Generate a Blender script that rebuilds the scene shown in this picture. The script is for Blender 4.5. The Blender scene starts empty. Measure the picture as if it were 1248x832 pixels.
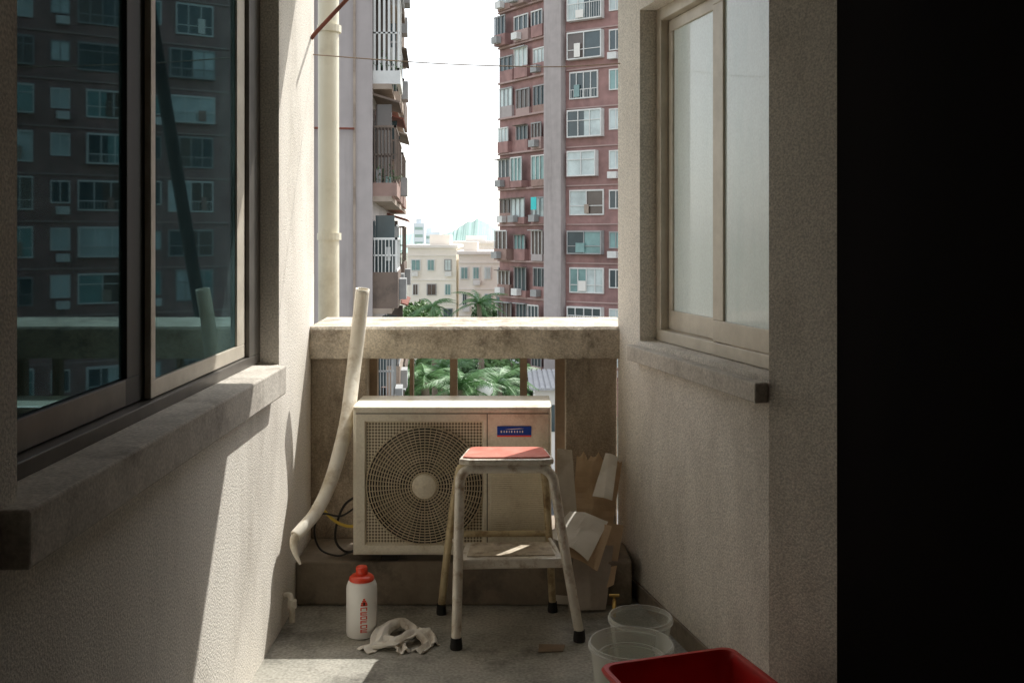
import bpy, bmesh, math, random
from mathutils import Vector, noise
random.seed(7)
C = bpy.context.scene.collection
R = math.radians
# ------------------------------------------------------------------ materials
def mat(name, c1, c2=None, rough=.7, scale=5, bump=0, bscale=80, bdist=.004, stain=None, sscale=1.2, stretch=(1,1,1), metal=0, spec=.5, coat=0, speck=0, spscale=120):
    m = bpy.data.materials.new(name); m.use_nodes = True
    N = m.node_tree.nodes; L = m.node_tree.links
    b = N['Principled BSDF']
    b.inputs['Roughness'].default_value = rough; b.inputs['Metallic'].default_value = metal
    b.inputs['Specular IOR Level'].default_value = spec
    b.inputs['Coat Weight'].default_value = coat
    b.inputs['Base Color'].default_value = (*c1, 1)
    tc = N.new('ShaderNodeTexCoord'); mp = N.new('ShaderNodeMapping'); mp.inputs['Scale'].default_value = stretch
    L.new(tc.outputs['Object'], mp.inputs['Vector'])
    out = None
    if c2:
        n = N.new('ShaderNodeTexNoise'); n.inputs['Scale'].default_value = scale; n.inputs['Detail'].default_value = 6; n.inputs['Roughness'].default_value = .65
        L.new(mp.outputs[0], n.inputs['Vector'])
        r = N.new('ShaderNodeValToRGB'); r.color_ramp.elements[0].position = .35; r.color_ramp.elements[1].position = .68
        r.color_ramp.elements[0].color = (*c1, 1); r.color_ramp.elements[1].color = (*c2, 1)
        L.new(n.outputs['Fac'], r.inputs[0]); out = r.outputs[0]
    if stain:
        n = N.new('ShaderNodeTexNoise'); n.inputs['Scale'].default_value = sscale; n.inputs['Detail'].default_value = 8; n.inputs['Roughness'].default_value = .7
        L.new(mp.outputs[0], n.inputs['Vector'])
        r = N.new('ShaderNodeMapRange'); r.inputs[1].default_value = .5; r.inputs[2].default_value = .68
        L.new(n.outputs['Fac'], r.inputs[0])
        x = N.new('ShaderNodeMix'); x.data_type = 'RGBA'; x.inputs[6].default_value = (*c1, 1); x.inputs[7].default_value = (*stain, 1)
        L.new(r.outputs[0], x.inputs[0])
        if out: L.new(out, x.inputs[6])
        out = x.outputs[2]
    if speck:
        n = N.new('ShaderNodeTexNoise'); n.inputs['Scale'].default_value = spscale; n.inputs['Detail'].default_value = 3
        L.new(tc.outputs['Object'], n.inputs['Vector'])
        r = N.new('ShaderNodeMapRange'); r.inputs[1].default_value = .35; r.inputs[2].default_value = .65; r.inputs[3].default_value = 1-speck; r.inputs[4].default_value = 1+speck
        L.new(n.outputs['Fac'], r.inputs[0])
        x = N.new('ShaderNodeMix'); x.data_type = 'RGBA'; x.blend_type = 'MULTIPLY'; x.inputs[0].default_value = 1; x.inputs[6].default_value = (*c1, 1)
        if out: L.new(out, x.inputs[6])
        L.new(r.outputs[0], x.inputs[7]); out = x.outputs[2]
    if out: L.new(out, b.inputs['Base Color'])
    if bump:
        n = N.new('ShaderNodeTexNoise'); n.inputs['Scale'].default_value = bscale; n.inputs['Detail'].default_value = 4
        L.new(tc.outputs['Object'], n.inputs['Vector'])
        bp = N.new('ShaderNodeBump'); bp.inputs['Strength'].default_value = bump; bp.inputs['Distance'].default_value = bdist
        L.new(n.outputs['Fac'], bp.inputs['Height']); L.new(bp.outputs[0], b.inputs['Normal'])
    return m
M = {}
M['plaster'] = mat('plaster', (.83,.78,.70), (.75,.70,.625), .95, 3, .9, 150, .0035, stain=(.62,.57,.50), sscale=2.2, stretch=(1,1,.4), speck=.20, spscale=150, spec=.2)
M['backw'] = mat('dimming_plaster', (.30,.28,.26), (.24,.225,.21), .95, 3)  # plaster made darker so less light bounces back onto the near walls
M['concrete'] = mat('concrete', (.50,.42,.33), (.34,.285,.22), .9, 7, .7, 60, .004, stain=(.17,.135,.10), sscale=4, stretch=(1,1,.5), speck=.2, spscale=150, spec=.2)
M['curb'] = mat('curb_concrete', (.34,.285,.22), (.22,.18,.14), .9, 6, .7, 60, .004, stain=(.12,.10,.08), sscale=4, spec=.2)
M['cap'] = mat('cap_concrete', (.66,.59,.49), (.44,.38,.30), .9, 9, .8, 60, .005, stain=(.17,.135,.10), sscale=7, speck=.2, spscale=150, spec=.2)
M['floor'] = mat('floor_concrete', (.46,.435,.38), (.29,.28,.24), .65, 5, .4, 70, .003, stain=(.14,.13,.11), sscale=3, speck=.2, spscale=90, spec=.3)
M['sill'] = mat('sill_cement', (.66,.61,.54), (.53,.49,.43), .9, 8, .6, 90, .003, stain=(.38,.34,.295), sscale=5, speck=.15, spec=.2)
M['ceiling'] = mat('ceiling_paint', (.75,.73,.7), (.7,.68,.65), .9, 3, .3)
M['dark'] = mat('unlit_black', (.004,.003,.0025), (.006,.004,.0035), .95, 2, spec=.05)  # near-black colour stands in for the complete darkness at the right
M['alu'] = mat('aluminium_frame', (.68,.62,.52), (.54,.485,.40), .45, 9, .15, 60, .001, metal=.2)
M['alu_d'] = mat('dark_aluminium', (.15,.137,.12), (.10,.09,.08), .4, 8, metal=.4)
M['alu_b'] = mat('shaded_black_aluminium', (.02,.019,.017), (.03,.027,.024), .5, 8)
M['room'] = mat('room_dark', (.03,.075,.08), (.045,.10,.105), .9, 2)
M['added_backing'] = mat('teal_backing', (.08,.15,.16), (.10,.18,.19), .9, 4, stretch=(8,8,.3))  # for the added sheet behind the far pane
M['black'] = mat('black_rubber', (.012,.011,.01), None, .7)
M['cream'] = mat('cream_paint', (.90,.84,.70), (.84,.78,.63), .45, 6, .1, 40, .001, stain=(.62,.53,.39), sscale=7, speck=.05)
M['creamd'] = mat('cream_panel', (.86,.79,.64), (.78,.71,.56), .5, 6, 0, stain=(.60,.51,.37), sscale=9, speck=.06)
M['wire'] = mat('grille_wire', (.66,.57,.42), (.50,.42,.29), .5, 20)
M['cavity'] = mat('fan_cavity', (.03,.023,.015), None, .8)
M['fan'] = mat('fan_blade', (.10,.08,.055), None, .5)
M['blue'] = mat('badge_blue', (.012,.07,.42), None, .5, spec=.2)
M['white'] = mat('white_print', (.85,.85,.82), None, .5)
M['whitep'] = mat('white_plastic', (.92,.91,.88), (.87,.85,.81), .35, 8, coat=.2)
M['red'] = mat('red_plastic', (.80,.07,.025), (.72,.05,.02), .35, 8, coat=.3)
M['redtub'] = mat('red_basin', (.64,.02,.018), (.54,.016,.014), .4, 6, .1, 30, .001, coat=.1)
M['pvc'] = mat('aged_pvc', (.88,.83,.72), (.77,.71,.59), .5, 9, .2, 40, .002, stain=(.52,.43,.3), sscale=8)
M['drain'] = mat('drain_pipe', (.84,.78,.62), (.76,.70,.54), .5, 3, stain=(.60,.53,.39), sscale=2)
M['chrome'] = mat('stool_metal', (.88,.83,.73), (.76,.70,.60), .35, 14, .15, 60, .001, metal=.05, stain=(.46,.35,.24), sscale=20)
M['gold'] = mat('stool_metal_yellowed', (.66,.55,.34), (.50,.39,.23), .4, 14, metal=.15, stain=(.27,.18,.09), sscale=14)
M['seat'] = mat('seat_red', (.66,.17,.12), (.74,.29,.22), .5, 14, .2, 60, .001)
M['tread'] = mat('step_tread', (.70,.61,.48), (.50,.42,.31), .7, 22, .5, 120, .002, stain=(.26,.19,.12), sscale=16)
M['rag'] = mat('rag_cloth', (.90,.86,.78), (.82,.77,.68), .95, 14, .5, 300, .001, stain=(.62,.54,.44), sscale=16)
M['kraft'] = mat('kraft_paper', (.62,.46,.30), (.50,.36,.23), .85, 8, .3, 30, .003)
M['board'] = mat('grey_card', (.70,.65,.57), (.57,.52,.45), .85, 8, .3, 30, .003, stain=(.44,.37,.29), sscale=6)
M['paper'] = mat('white_paper', (.88,.84,.76), (.78,.73,.64), .85, 8, .3, 30, .003)
M['sack'] = mat('grey_sack', (.48,.42,.36), (.34,.295,.25), .6, 8, .5, 40, .004)
M['brass'] = mat('brass', (.70,.48,.15), None, .35, metal=.8)
M['rust'] = mat('rust', (.26,.08,.05), (.14,.05,.035), .8, 20, .4)
M['baluster'] = mat('baluster_paint', (.34,.24,.16), (.22,.16,.11), .7, 12, .3)
M['cable'] = mat('cable', (.02,.018,.016), None, .6)
M['yellow'] = mat('yellow_cable', (.70,.50,.08), None, .5)
M['brick'] = mat('red_tile', (.37,.215,.195), (.31,.18,.165), .8, .35, speck=.14, spscale=1.5, stain=(.25,.15,.14), sscale=.3, stretch=(1,1,.3))
M['mauve'] = mat('mauve_render', (.47,.42,.405), (.42,.375,.36), .9, .4, speck=.05, spscale=2, stain=(.35,.31,.295), sscale=.5, stretch=(2,2,.15))
M['band'] = mat('floor_band', (.47,.34,.31), (.40,.29,.265), .9, .6)
M['tanw'] = mat('tan_wall', (.44,.36,.29), (.33,.26,.21), .9, 1.2, stain=(.23,.18,.14), sscale=1)
M['pink'] = mat('pink_tile', (.40,.27,.23), (.32,.21,.175), .9, 1.2, stain=(.24,.16,.135), sscale=1)
M['brown'] = mat('brown_wall', (.22,.165,.13), (.16,.12,.10), .9, 1.2, stain=(.10,.08,.065), sscale=1)
M['wframe'] = mat('window_white', (.80,.80,.77), (.66,.66,.63), .6, 2)
M['gframe'] = mat('window_grey', (.40,.40,.39), (.29,.295,.29), .6, 2)
def glassy(n, c, r=.08): return mat(n, c, tuple(min(1,v*1.7) for v in c), r, .5)
M['p0'] = glassy('pane_dark', (.05,.07,.075)); M['p1'] = glassy('pane_teal', (.17,.28,.27)); M['p2'] = glassy('pane_pale', (.42,.48,.47), .3); M['p3'] = glassy('pane_brown', (.09,.07,.06))
M['cyan'] = mat('cyan_sheet', (.05,.62,.62), None, .6)
M['creamb'] = mat('cream_building', (.88,.83,.74), (.83,.78,.69), .9, .5)
M['whiteb'] = mat('white_building', (.90,.87,.81), (.84,.81,.75), .9, .5)
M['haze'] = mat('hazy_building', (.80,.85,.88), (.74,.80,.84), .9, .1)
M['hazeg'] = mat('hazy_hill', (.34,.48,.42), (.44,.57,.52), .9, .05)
M['asphalt'] = mat('asphalt', (.08,.08,.08), (.06,.06,.06), .9, 1)
M['ground'] = mat('ground', (.14,.15,.10), (.22,.21,.17), .95, .1)
M['pave'] = mat('paving', (.44,.43,.40), (.36,.35,.33), .9, 1)
M['leaf'] = mat('leaf', (.07,.15,.04), (.13,.24,.07), .55, 1.5)
M['leafd'] = mat('leaf_dark', (.04,.095,.035), (.08,.15,.05), .6, 1.5)
M['frond'] = mat('frond', (.05,.14,.04), (.11,.24,.07), .5, 1)
M['trunk'] = mat('trunk', (.22,.18,.13), (.14,.11,.08), .9, 4, .5)
M['tin'] = mat('tin_roof', (.50,.51,.51), (.40,.41,.42), .5, 2)
M['globe'] = mat('lamp_globe', (.9,.9,.87), None, .3)
def grid_mat():      # stamped perforated sheet round the fan
    m = mat('perforated_panel', (.56,.49,.37), None, .5); N = m.node_tree.nodes; L = m.node_tree.links
    tc = N.new('ShaderNodeTexCoord'); s = N.new('ShaderNodeSeparateXYZ'); L.new(tc.outputs['Object'], s.inputs[0])
    fs = []
    for ax in ('X','Z'):
        a = N.new('ShaderNodeMath'); a.operation = 'MULTIPLY'; a.inputs[1].default_value = 2*math.pi/.0125; L.new(s.outputs[ax], a.inputs[0])
        b = N.new('ShaderNodeMath'); b.operation = 'SINE'; L.new(a.outputs[0], b.inputs[0]); fs.append(b)
    mx = N.new('ShaderNodeMath'); mx.operation = 'ADD'; L.new(fs[0].outputs[0], mx.inputs[0]); L.new(fs[1].outputs[0], mx.inputs[1])
    r = N.new('ShaderNodeMapRange'); r.inputs[1].default_value = -.2; r.inputs[2].default_value = .6; L.new(mx.outputs[0], r.inputs[0])
    x = N.new('ShaderNodeMix'); x.data_type = 'RGBA'; x.inputs[6].default_value = (.74,.66,.50,1); x.inputs[7].default_value = (.15,.115,.07,1)
    L.new(r.outputs[0], x.inputs[0]); L.new(x.outputs[2], N['Principled BSDF'].inputs['Base Color']); return m
M['perf'] = grid_mat()
def clear_glass():
    m = bpy.data.materials.new('tinted_glass'); m.use_nodes = True; N = m.node_tree.nodes; L = m.node_tree.links
    N.remove(N['Principled BSDF']); o = N['Material Output']
    t = N.new('ShaderNodeBsdfTransparent'); t.inputs[0].default_value = (.45,.66,.66,1)
    g = N.new('ShaderNodeBsdfGlossy'); g.inputs['Roughness'].default_value = .018; g.inputs[0].default_value = (.36,.60,.66,1)
    f = N.new('ShaderNodeFresnel'); f.inputs[0].default_value = 1.75
    mx = N.new('ShaderNodeMixShader'); L.new(f.outputs[0], mx.inputs[0]); L.new(t.outputs[0], mx.inputs[1]); L.new(g.outputs[0], mx.inputs[2])
    d = N.new('ShaderNodeBsdfDiffuse'); d.inputs[0].default_value = (.26,.42,.43,1)   # dust film
    nz = N.new('ShaderNodeTexNoise'); nz.inputs['Scale'].default_value = 6; nz.inputs['Detail'].default_value = 8
    tc = N.new('ShaderNodeTexCoord'); L.new(tc.outputs['Object'], nz.inputs['Vector'])
    r = N.new('ShaderNodeMapRange'); r.inputs[1].default_value = .3; r.inputs[2].default_value = .8; r.inputs[3].default_value = .05; r.inputs[4].default_value = .17; L.new(nz.outputs['Fac'], r.inputs[0])
    m2 = N.new('ShaderNodeMixShader'); L.new(r.outputs[0], m2.inputs[0]); L.new(mx.outputs[0], m2.inputs[1]); L.new(d.outputs[0], m2.inputs[2])
    L.new(m2.outputs[0], o.inputs[0]); return m
M['glass'] = clear_glass()
M['frost'] = mat('frosted_glass', (.88,.98,.97), (.84,.95,.94), .3, 2.2, .2, 160, .001, stretch=(3,3,.8), stain=(.74,.87,.86), sscale=2.0, speck=.05, coat=.5)
def tubmat(name, op):
    m = bpy.data.materials.new(name); m.use_nodes = True; N = m.node_tree.nodes; L = m.node_tree.links
    b = N['Principled BSDF']; b.inputs['Base Color'].default_value = (.88,.88,.84,1); b.inputs['Roughness'].default_value = .18
    t = N.new('ShaderNodeBsdfTransparent'); t.inputs[0].default_value = (.96,.97,.95,1)
    lw = N.new('ShaderNodeLayerWeight'); lw.inputs[0].default_value = .25
    r = N.new('ShaderNodeMapRange'); r.inputs[3].default_value = op; r.inputs[4].default_value = min(1,op+.65); L.new(lw.outputs['Facing'], r.inputs[0])
    mx = N.new('ShaderNodeMixShader'); L.new(r.outputs[0], mx.inputs[0]); L.new(t.outputs[0], mx.inputs[1]); L.new(b.outputs[0], mx.inputs[2])
    L.new(mx.outputs[0], N['Material Output'].inputs[0]); return m
M['clear'] = tubmat('clear_plastic', .08); M['milky'] = tubmat('milky_plastic', .20)

# ------------------------------------------------------------------ mesh builder
def wloc(o):
    v = Vector((0,0,0))
    while o is not None: v += o.location; o = o.parent
    return v
class MB:
    def __init__(s, tf=None): s.v = []; s.f = []; s.tf = tf
    def add(s, vs, fs):
        n = len(s.v)
        for p in vs: s.v.append(Vector(s.tf(*p)) if s.tf else Vector(p))
        for f in fs: s.f.append([i+n for i in f])
        return s
    def box(s, x0, x1, y0, y1, z0, z1):
        return s.add([(x,y,z) for z in (z0,z1) for y in (y0,y1) for x in (x0,x1)], [(0,2,3,1),(4,5,7,6),(0,1,5,4),(2,6,7,3),(0,4,6,2),(1,3,7,5)])
    def prism(s, poly, z0, z1):
        n = len(poly)
        return s.add([(x,y,z0) for x,y in poly]+[(x,y,z1) for x,y in poly], [list(range(n))[::-1], list(range(n,2*n))]+[(i,(i+1)%n,(i+1)%n+n,i+n) for i in range(n)])
    def tube(s, pts, r, n=12, smooth=0, cap=True):
        P = [Vector(p) for p in pts]; rs = r if isinstance(r, (list,tuple)) else [r]*len(P)
        if smooth and len(P) > 2:
            Q = []; RR = []
            for i in range(len(P)-1):
                a = P[max(i-1,0)]; b = P[i]; c = P[i+1]; d = P[min(i+2,len(P)-1)]
                for k in range(smooth):
                    t = k/smooth
                    Q.append(.5*((2*b)+(c-a)*t+(2*a-5*b+4*c-d)*t*t+(3*b-a-3*c+d)*t**3)); RR.append(rs[i]*(1-t)+rs[i+1]*t)
            Q.append(P[-1]); RR.append(rs[-1]); P = Q; rs = RR
        vs = []; prev = None
        for i, p in enumerate(P):
            t = (P[min(i+1,len(P)-1)]-P[max(i-1,0)]).normalized()
            if prev is None: a = t.orthogonal().normalized()
            else: a = (prev-t*prev.dot(t)).normalized()
            prev = a; b = t.cross(a)
            for k in range(n):
                an = 2*math.pi*k/n; vs.append(tuple(p+(a*math.cos(an)+b*math.sin(an))*rs[i]))
        fs = [(i*n+k, i*n+(k+1)%n, (i+1)*n+(k+1)%n, (i+1)*n+k) for i in range(len(P)-1) for k in range(n)]
        if cap: fs += [list(range(n))[::-1], list(range((len(P)-1)*n, len(P)*n))]
        return s.add(vs, fs)
    def lathe(s, c, prof, n=40, close=False):
        vs = []; 
        for r, z in prof:
            for k in range(n): a = 2*math.pi*k/n; vs.append((c[0]+r*math.cos(a), c[1]+r*math.sin(a), c[2]+z))
        m = len(prof); fs = [(i*n+k, i*n+(k+1)%n, (i+1)*n+(k+1)%n, (i+1)*n+k) for i in range(m-1) for k in range(n)]
        if close: fs += [list(range(n))[::-1], list(range((m-1)*n, m*n))]
        return s.add(vs, fs)
    def build(s, name, m, parent=None, origin=None, bevel=0, smooth=False, label=None, cat=None, group=None, kind=None, recalc=True, solid=0):
        off = wloc(parent) if parent else Vector(origin or (0,0,0))
        me = bpy.data.meshes.new(name); me.from_pydata([tuple(v-off) for v in s.v], [], s.f)
        bm = bmesh.new(); bm.from_mesh(me)
        if recalc: bmesh.ops.recalc_face_normals(bm, faces=bm.faces)
        bm.to_mesh(me); bm.free(); me.materials.append(m)
        if smooth:
            me.polygons.foreach_set('use_smooth', [True]*len(me.polygons)); me.set_sharp_from_angle(angle=R(40))
        o = bpy.data.objects.new(name, me); C.objects.link(o)
        if parent: o.parent = parent
        else: o.location = off
        if solid:
            d = o.modifiers.new('solid', 'SOLIDIFY'); d.thickness = solid; d.offset = 0
        if bevel:
            b = o.modifiers.new('bevel', 'BEVEL'); b.width = bevel; b.segments = 2; b.limit_method = 'ANGLE'
        tag(o, label, cat, group, kind); return o
def tag(o, label=None, cat=None, group=None, kind=None):
    if label: o['label'] = label
    if cat: o['category'] = cat
    if group: o['group'] = group
    if kind: o['kind'] = kind
    return o
def thing(name, loc, label, cat, group=None):
    o = bpy.data.objects.new(name, None); C.objects.link(o); o.location = loc; o.empty_display_size = .1
    return tag(o, label, cat, group)
EYE = 1.5; F = 1213.
def P(px, py, D): return Vector(((px-624)/F*D, D, EYE-(py-290)/F*D))

# ------------------------------------------------------------------ balcony
CZ=3.1
MB().box(-1.085,1.6,-1.2,4.75,-.25,0).build('floor', M['floor'], kind='structure', label='bare stained concrete balcony floor', cat='floor')
MB().box(-1.7,1.6,-1.2,4.45,CZ,CZ+.2).build('ceiling', M['ceiling'], kind='structure', label='slab over the balcony', cat='ceiling')
WX = -.885
lw = thing('plaster_wall', (WX,3.0,0), 'rough plaster wall on the left with dark sliding window and sunlit end', 'wall')
b = MB(); b.box(-1.085,WX,-1.2,1.78,0,CZ).box(-1.085,WX,3.78,4.45,0,CZ).box(-1.085,WX,1.78,3.78,0,1.02).box(-1.085,WX,1.78,3.78,2.5,CZ)
b.build('wall_face', M['plaster'], lw)
MB().box(-1.0,-.834,1.72,3.68,.925,1.03).build('window_sill', M['sill'], lw, bevel=.006)
fr = MB(); fx0, fx1 = -1.03, -.955
fr.box(fx0,fx1,1.78,3.78,1.03,1.065).box(fx0,fx1,3.62,3.78,1.065,2.5).box(fx0,fx1,1.78,1.85,1.065,2.5).box(fx0,fx1,1.85,3.62,2.44,2.5)
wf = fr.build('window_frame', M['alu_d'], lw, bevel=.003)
def sash(x0, x1, d0, d1, st, parent, m=M['alu'], zb=1.068, zt=2.438, r=.055, st1=None):
    st1=st1 or st
    s = MB().box(x0,x1,d0,d1,zb,zb+r).box(x0,x1,d0,d1,zt-.05,zt).box(x0,x1,d0,d0+st,zb+r,zt-.05).box(x0,x1,d1-st1,d1,zb+r,zt-.05).build('sash', m, parent, bevel=.002)
    return s
sash(-.988,-.970,2.675,3.615,.035, wf, st1=.10, r=.048)
MB().box(-.981,-.977,2.712,3.513,1.118,2.386).build('glass_pane', M['glass'], wf)
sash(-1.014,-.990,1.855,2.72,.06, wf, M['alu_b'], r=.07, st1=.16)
MB().box(-1.005,-1.001,1.917,2.558,1.14,2.386).build('glass_pane', M['glass'], wf)
MB().box(-1.016,-.989,1.86,2.55,1.07,1.136).build('sash_rail', M['alu_d'], wf, bevel=.002)
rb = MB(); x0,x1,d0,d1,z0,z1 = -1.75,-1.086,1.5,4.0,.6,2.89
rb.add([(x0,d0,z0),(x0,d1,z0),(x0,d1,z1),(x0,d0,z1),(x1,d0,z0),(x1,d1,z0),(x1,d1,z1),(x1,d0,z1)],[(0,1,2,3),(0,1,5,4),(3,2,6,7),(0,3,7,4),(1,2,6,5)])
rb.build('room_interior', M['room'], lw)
MB().add([(-1.086,2.60,1.0),(-1.10,3.775,1.0),(-1.10,3.775,2.6),(-1.086,2.60,2.6)],[(0,1,2,3)]).build('added_backing', M['added_backing'], lw)  # teal sheet added to give a lit ground behind the far pane
MB().tube([(2.3,20,-12),(4.28,20,-.15),(5.36,20,6.3),(6.3,20,11.9)],.13,n=10).build('streak_helper', M['black'], origin=(2.3,20,-12), label='dark slanting mast added out of view to put a streak in the left window reflection', cat='helper')  # made-up object, placed only for the dark streak it reflects
# right wall, turned in towards the parapet
ud = Vector((.316,-1.304)).normalized(); nd = Vector((.9719,.2355)).normalized()
def RW(u,w,z): return (.470+ud.x*u+nd.x*w, 4.35+ud.y*u+nd.y*w, z)
rw = thing('plaster_wall', (.47,4.35,0), 'rough plaster wall on the right with pale frosted window', 'wall')
b = MB(RW); b.box(-.02,.247,0,.25,0,CZ).box(.247,1.342,0,.25,0,1.075).box(.247,1.342,0,.25,2.44,CZ)
b.tf = None
b.prism([(.786,3.046),(.93,2.85),(1.4,2.85),(1.4,3.35),(1.10,3.35),(1.03,3.105)],0,CZ)
b.build('wall_face', M['plaster'], rw)
MB(RW).box(.215,1.341,-.046,-.001,.995,1.058).build('window_sill', M['sill'], rw, bevel=.005)
MB(RW).box(-.01,1.34,-.012,-.001,0,.075).build('skirting', M['curb'], rw, bevel=.003)
fr = MB(RW); fr.box(.247,1.34,.07,.13,1.078,1.125).box(.247,.30,.07,.13,1.125,2.44).box(.30,1.34,.07,.13,2.39,2.44)
wf = fr.build('window_frame', M['alu'], rw, bevel=.003)
def rsash(u0,u1,w0,w1,sa=.04,sb=.04):
    MB(RW).box(u0,u1,w0,w1,1.128,1.205).box(u0,u1,w0,w1,2.34,2.388).box(u0,u0+sa,w0,w1,1.205,2.34).box(u1-sb,u1,w0,w1,1.205,2.34).build('sash', M['alu'], wf, bevel=.003)
    MB(RW).box(u0+sa,u1-sb,(w0+w1)/2-.003,(w0+w1)/2+.003,1.205,2.34).build('glass_pane', M['frost'], wf)
rsash(.302,.87,.103,.126,.04,.13); rsash(.79,1.338,.071,.094,.085,.04)
MB().box(.93,1.3,-1.2,2.849,0,CZ).build('dark_wall', M['dark'], origin=(.93,1,0), label='wall with its darkness put in as near-black colour, filling the right edge beside the plaster pillar', cat='wall')
MB().box(-1.085,1.6,-1.4,-1.2,0,CZ).build('unseen_back_wall', M['backw'], origin=(0,-1.2,0), label='unseen wall added behind the viewpoint to limit light on the balcony', cat='wall')  # out of view, added to keep the inside light low
# parapet
pr = thing('balcony_parapet', (-.2,4.5,0), 'weathered concrete parapet with open baluster gap behind the air conditioner', 'parapet')
cap = MB(); 
nx = 90; vs=[]; fs=[]
for i in range(nx+1):
    x = -.884+(.500+.884)*i/nx; e = .004*noise.noise(Vector((x*9,0,0)))+.004*noise.noise(Vector((x*30,2,0)))
    for (y,z) in ((4.35,.973+e),(4.35+e*.6,1.100+e*.4),(4.360,1.112+e*.25),(4.76,1.122),(4.77,1.10),(4.77,.973)): vs.append((x,y,z))
for i in range(nx):
    for k in range(6): fs.append((i*6+k,i*6+(k+1)%6,(i+1)*6+(k+1)%6,(i+1)*6+k))
fs += [[0,1,2,3,4,5],[nx*6+k for k in range(6)]]
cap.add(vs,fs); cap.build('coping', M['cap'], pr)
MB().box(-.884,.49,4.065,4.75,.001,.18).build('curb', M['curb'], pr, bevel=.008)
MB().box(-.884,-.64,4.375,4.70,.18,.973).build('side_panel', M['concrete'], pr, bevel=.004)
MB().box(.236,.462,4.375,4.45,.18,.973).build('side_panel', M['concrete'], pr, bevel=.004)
for px, w in ((454,.024),(502,.008),(553,.016),(638,.016),(684,.028)):
    x = (px-624)/F*4.5
    MB().box(x-w,x+w,4.48,4.53,.18,.973).build('baluster', M['baluster'], pr)

# ------------------------------------------------------------------ air conditioner
ac = thing('air_conditioner', (-.243,4.17,.18), 'cream outdoor air conditioner unit with round fan grille beneath the parapet', 'air conditioner')
X0,X1,Z0,Z1 = -.645,.160,.215,.818; cx,cz = -.353,.497; SQ = (-.597,-.115,.256,.760)
def ray(a, r, ins=0):
    x0,x1,z0,z1 = r; x0+=ins; x1-=ins; z0+=ins; z1-=ins; c,s_ = math.cos(a),math.sin(a); t = 1e9
    if c>1e-9: t=min(t,(x1-cx)/c)
    if c<-1e-9: t=min(t,(x0-cx)/c)
    if s_>1e-9: t=min(t,(z1-cz)/s_)
    if s_<-1e-9: t=min(t,(z0-cz)/s_)
    return cx+c*t, cz+s_*t
ang = [2*math.pi*i/96 for i in range(96)]
for r in ((X0,X1,Z0,Z1),SQ):
    for x in r[:2]:
        for z in r[2:]:
            a = math.atan2(z-cz,x-cx)%(2*math.pi); ang += [a, (a+.05)%(2*math.pi), (a-.05)%(2*math.pi)]
ang = sorted(set(round(a,5) for a in ang)); na = len(ang)
def loops(Ls, name, m, parent, capl=False, **k):
    vs=[]; 
    for fn, d in Ls:
        for a in ang: x,z = fn(a); vs.append((x,d,z))
    fs=[(i*na+k_,i*na+(k_+1)%na,(i+1)*na+(k_+1)%na,(i+1)*na+k_) for i in range(len(Ls)-1) for k_ in range(na)]
    if capl: fs.append(list(range((len(Ls)-1)*na,len(Ls)*na)))
    return MB().add(vs,fs).build(name, m, parent, **k)
OUT=(X0,X1,Z0,Z1)
casing = loops([(lambda a: ray(a,OUT),4.31),(lambda a: ray(a,OUT),4.044),(lambda a: ray(a,OUT,.004),4.034),(lambda a: ray(a,OUT,.014),4.03),(lambda a: ray(a,SQ),4.03),(lambda a: ray(a,SQ,.006),4.046)], 'casing', M['cream'], ac, recalc=True)
MB().box(X0+.001,X1-.001,4.28,4.309,Z0+.001,Z1-.001).build('rear_panel', M['cream'], ac)
RC=.236
circ = lambda r: (lambda a: (cx+r*math.cos(a), cz+r*math.sin(a)))
gp = loops([(lambda a: ray(a,SQ,.006),4.046),(circ(RC+.008),4.046),(circ(RC+.004),4.040),(circ(RC),4.040)], 'grille_panel', M['perf'], ac)
loops([(circ(RC),4.040),(circ(RC),4.14),(circ(.02),4.145)], 'fan_housing', M['cavity'], ac, capl=True)
fb = MB()
for k in range(4):
    a0 = k*math.pi/2+.3; vs=[]
    for j in range(7):
        for r in (.05,.12,.19,.222):
            a=a0+j/6*1.0*(.6+r*2); vs.append((cx+r*math.cos(a),4.125-.04*j/6,cz+r*math.sin(a)))
    fb.add(vs,[(j*4+i,j*4+i+1,(j+1)*4+i+1,(j+1)*4+i) for j in range(6) for i in range(3)])
fb.build('fan', M['fan'], ac, smooth=True, solid=.003)
g = MB()
def ring(r, rr, d, n=64):
    vs=[];
    for k in range(n):
        a=2*math.pi*k/n
        for j in range(5):
            b_=2*math.pi*j/5; vs.append((cx+(r+rr*math.cos(b_))*math.cos(a), d+rr*math.sin(b_), cz+(r+rr*math.cos(b_))*math.sin(a)))
    g.add(vs,[(k*5+j,k*5+(j+1)%5,((k+1)%n)*5+(j+1)%5,((k+1)%n)*5+j) for k in range(n) for j in range(5)])
dep = lambda r: 4.034-.012*(1-(r/RC)**2)
for i in range(17): r=.056+i*(RC-.056)/16; ring(r, .0027, dep(r))
for k in range(60):
    a=2*math.pi*k/60; pts=[]
    for r in (.05 if k%2 else .10,.11,.17,RC+.003): pts.append((cx+r*math.cos(a), dep(r)+.002, cz+r*math.sin(a)))
    g.tube(pts,.0022,n=4)
gr = g.build('fan_grille', M['wire'], ac, smooth=True)
hb = MB(); hv=[]
prof=[(.0,4.008),(.03,4.009),(.046,4.014),(.052,4.024)]
for r,d in prof:
    for k in range(32): a=2*math.pi*k/32; hv.append((cx+r*math.cos(a)+1e-5*k*(r==0),d,cz+r*math.sin(a)))
hb.add(hv,[(i*32+k,i*32+(k+1)%32,(i+1)*32+(k+1)%32,(i+1)*32+k) for i in range(3) for k in range(32)]); hb.build('grille_hub', M['creamd'], gr, smooth=True)
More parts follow.
